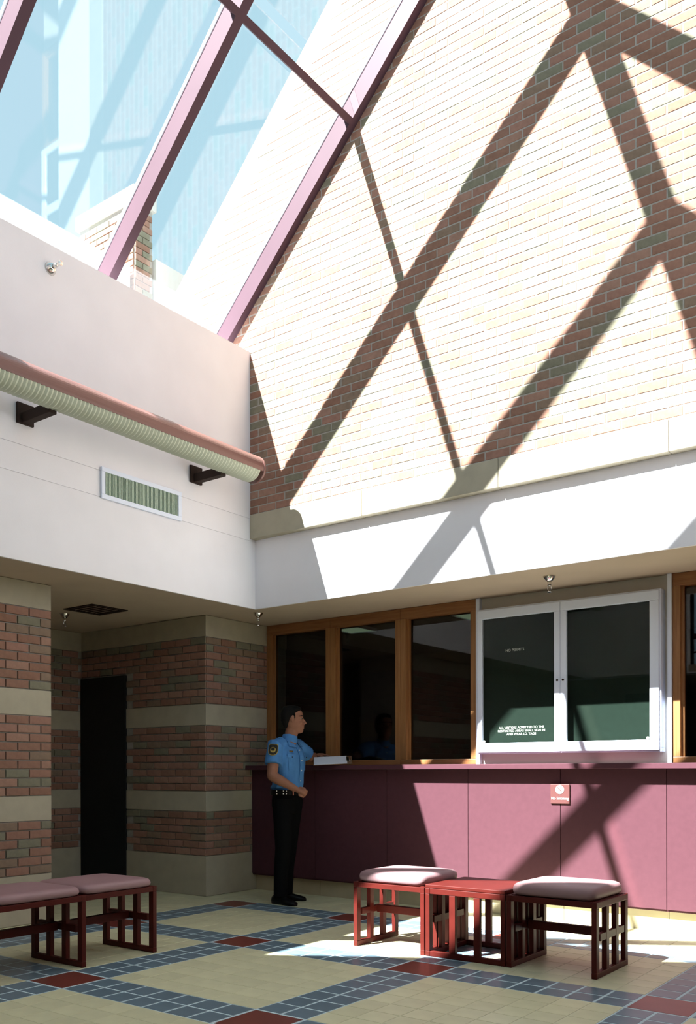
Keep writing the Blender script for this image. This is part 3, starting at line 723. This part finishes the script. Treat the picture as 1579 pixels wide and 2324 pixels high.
# collar, placket, pocket flaps, epaulettes, patch
def surf(fwd_dir, z, g=.004):   # not used for exactness: a point on the trunk at angle fwd_dir (radians from heading, + left)
    for i in range(len(TOR) - 1):
        if TOR[i][0] <= z <= TOR[i + 1][0]:
            t_ = (z - TOR[i][0]) / (TOR[i + 1][0] - TOR[i][0]); L = [TOR[i][k] * (1 - t_) + TOR[i + 1][k] * t_ for k in range(5)]
            ca, sa = math.cos(fwd_dir), math.sin(fwd_dir)
            return tl(L[4] + ((L[1] if ca > 0 else L[2]) + g) * math.copysign(abs(ca) ** .85, ca), (L[3] + g) * math.copysign(abs(sa) ** .85, sa), z)
cr_ = MB(); R = []
for r_, z_, tilt in ((.066, 1.432, -.012), (.068, 1.455, -.006), (.063, 1.492, .0), (.060, 1.493, .0)):
    R.append([Vector((.050 + tilt + r_ * math.cos(2 * math.pi * j / 28) * 1.02, -.018 + r_ * math.sin(2 * math.pi * j / 28), z_ - .020 * max(0, math.cos(2 * math.pi * j / 28)))) for j in range(28)])
put('collar', cr_.rings(R, cap=False), 'shirt', sh, smooth=True)
for s_ in (-1, 1):
    a, b, c, d = surf(s_ * .25, 1.43, .012), surf(s_ * .75, 1.432, .010), surf(s_ * .70, 1.385, .010), surf(s_ * .22, 1.375, .012)
    nrm = Vector((hx, hy, 0)) * .006
    put('collar_point', MB().add([a, b, c, d, a + nrm, b + nrm, c + nrm, d + nrm], [(0, 1, 2, 3), (7, 6, 5, 4), (0, 4, 5, 1), (1, 5, 6, 2), (2, 6, 7, 3), (3, 7, 4, 0)]), 'shirt', sh)
def strip(pts_a, pts_b, th):
    # thin thickened ribbon between two polylines
    n = len(pts_a); vs = []
    for a, b in zip(pts_a, pts_b):
        m_ = (a + b) / 2; o_ = Vector((m_.x - .03, m_.y - .02, 0)).normalized() * th; vs += [a, b, b + o_, a + o_]
    fs = []
    for i in range(n - 1):
        for k in range(4): fs.append((4 * i + k, 4 * i + (k + 1) % 4, 4 * i + 4 + (k + 1) % 4, 4 * i + 4 + k))
    fs += [(3, 2, 1, 0), tuple(4 * (n - 1) + k for k in range(4))]
    return MB().add(vs, fs)
zz = [1.02 + .04 * i for i in range(10)]
put('placket', strip([surf(-.11, z, .003) for z in zz], [surf(.11, z, .003) for z in zz], .004), 'shirt', sh)
for z in (1.08, 1.17, 1.26, 1.35):
    p = surf(0, z, .008); put('button', MB().ell(p, (.005, .005, .006), 10, 6), 'white_letter', sh)
for s_ in (-1, 1):
    put('pocket_flap', strip([surf(s_ * a, 1.318, .004) for a in (.40, .58, .76, .95)], [surf(s_ * a, 1.278 + .006 * abs(i - 1.5), .006) for i, a in enumerate((.40, .58, .76, .95))], .005), 'shirt', sh)
    put('pocket', strip([surf(s_ * a, 1.282, .003) for a in (.42, .58, .76, .93)], [surf(s_ * a, 1.175, .003) for a in (.42, .58, .76, .93)], .003), 'shirt', sh)
    put('pocket_button', MB().ell(surf(s_ * .67, 1.289, .013), (.004, .004, .005), 8, 6), 'dark_metal', sh)
    p0, p1 = tl(-.01, s_ * .080, 1.456), tl(-.018, s_ * .160, 1.450)
    ld = Vector((hx, hy, 0)) * .02
    put('epaulette', MB().add([p0 - ld, p0 + ld, p1 + ld * 1.1, p1 - ld * 1.1] + [q_ + Vector((0, 0, .006)) for q_ in (p0 - ld, p0 + ld, p1 + ld * 1.1, p1 - ld * 1.1)], [(3, 2, 1, 0), (4, 5, 6, 7), (0, 1, 5, 4), (1, 2, 6, 5), (2, 3, 7, 6), (3, 0, 4, 7)]), 'shirt', sh)
    put('epaulette_button', MB().ell(p0 + Vector((0, 0, .008)), (.005, .005, .004), 8, 6), 'brass', sh)
put('name_plate', strip([surf(-.5, 1.345, .004), surf(-.75, 1.345, .004)], [surf(-.5, 1.333, .004), surf(-.75, 1.333, .004)], .003), 'brass', sh)
# shoulder patch on the near sleeve
ax = (RE - RS).normalized(); pcn = RS + ax * .062
outd = (Vector((-.12, -1, .12)) - ax * Vector((-.12, -1, .12)).dot(ax)).normalized(); sd_ = ax.cross(outd).normalized()
shield = [(-.042, .046), (-.030, .054), (.030, .054), (.042, .046), (.044, -.012), (.034, -.040), (.012, -.052), (-.012, -.052), (-.034, -.040), (-.044, -.012)]
def patch(sc_, r_, m, name, par, pts=shield, dz=0.):
    vs = []; n_ = len(pts)
    for lift in (0, .0025):
        for u_, v_ in pts:
            th = u_ * sc_ / .077; vs.append(pcn - ax * (v_ * sc_ + dz) + (outd * math.cos(th) + sd_ * math.sin(th)) * (r_ + lift))
    return put(name, MB().add(vs, [tuple(range(n_))[::-1], tuple(range(n_, 2 * n_))] + [(i, (i + 1) % n_, (i + 1) % n_ + n_, i + n_) for i in range(n_)]), m, par)
p1_ = patch(1.0, .0785, 'gold', 'shoulder_patch', sh); patch(.88, .0795, 'patch', 'patch_field', sh)
circ = [(.024 * math.cos(2 * math.pi * j / 16), .024 * math.sin(2 * math.pi * j / 16)) for j in range(16)]
patch(1.0, .0805, 'gold', 'patch_emblem', sh, circ, -.002); patch(.62, .0815, 'patch', 'patch_emblem_core', sh, circ, .004)
# trousers
mt = MB().rings(torso_rings([(.79, .085, .095, .145, -.012), (.86, .105, .118, .165, -.012), (.92, .108, .116, .166, -.01), (1.0, .108, .112, .162, -.005)]))
for a, b, c in ((HIPR, KR, AR), (HIPL, KL, AL)):
    mt.tube([a + Vector((0, 0, .02)), a.lerp(b, .4), b, b.lerp(c, .5), c + Vector((.012, 0, -.03))], [.100, .086, .070, .064, .062], 16, round_end=False)
remeshed('trousers', mt, 'trouser', off, .0075, 3)
# belt
R = []
for z_, g in ((.957, .016), (.957, .022), (1.003, .022), (1.003, .016)):
    R.append(torso_rings([(z_, .108, .112, .162, -.005)], g)[0])
bl = put('belt', MB().rings(R), 'leather', off)
def belt_at(a, z): 
    ca, sa = math.cos(a), math.sin(a); return tl(-.005 + ((.108 if ca > 0 else .112) + .024) * math.copysign(abs(ca) ** .85, ca), (.186) * math.copysign(abs(sa) ** .85, sa), z)
put('buckle', strip([belt_at(-.16, 1.008), belt_at(0, 1.008), belt_at(.16, 1.008)], [belt_at(-.16, .952), belt_at(0, .952), belt_at(.16, .952)], .006), 'brass', bl)
put('keeper_bar', strip([belt_at(-.62, 1.006), belt_at(-.56, 1.006)], [belt_at(-.62, .954), belt_at(-.56, .954)], .005), 'brass', bl)
for a in (-1.62, -1.25, -1.05):
    for z_ in (.993, .968): put('snap', MB().ell(belt_at(a, z_), (.0065, .0065, .0065), 10, 6), 'chrome', bl)
# shoes
def shoe(c, ang, nm):
    mb = MB(); R = []; ca, sa = math.cos(ang), math.sin(ang)
    for t_, w_, h_ in ((-.075, .020, .05), (-.065, .032, .075), (-.02, .037, .085), (.04, .040, .078), (.10, .046, .058), (.15, .046, .046), (.185, .034, .036), (.198, .014, .022)):
        ring = []
        for j in range(14):
            a = 2 * math.pi * j / 14; yy = w_ * math.cos(a); z_ = max(0.001, h_ * (.45 + .55 * math.sin(a)))
            ring.append(Vector((c.x + t_ * ca - yy * sa, c.y + t_ * sa + yy * ca, z_)))
        R.append(ring)
    return put('shoe', mb.rings(R), 'leather', off, smooth=True)
shoe(AR, math.radians(-38), 'right'); shoe(AL, math.radians(-8), 'left')

# clipboard held against the counter edge
cb = thing('clipboard', 'clipboard with white papers held at the counter by the person', 'clipboard', (-.585, 3.585, 1.262), YAW)
cb.rotation_euler = Matrix.Rotation(YAW, 3, 'Z').to_4x4().to_euler()
cb.rotation_euler = (Matrix.Rotation(YAW, 4, 'Z') @ Matrix.Rotation(math.radians(-2.5), 4, 'Y') @ Matrix.Rotation(math.radians(19), 4, 'X')).to_euler()
put('board', bx(-.165, .185, -.115, .115, -.004, 0), 'board', cb, bevel=.002)
put('paper', bx(-.160, .140, -.108, .108, .0005, .004), 'paper', cb)
put('clip', MB().box(.135, .170, -.06, .06, .0045, .012).tube([(.165, -.055, .014), (.165, .055, .014)], [.007, .007], 10), 'chrome', cb)
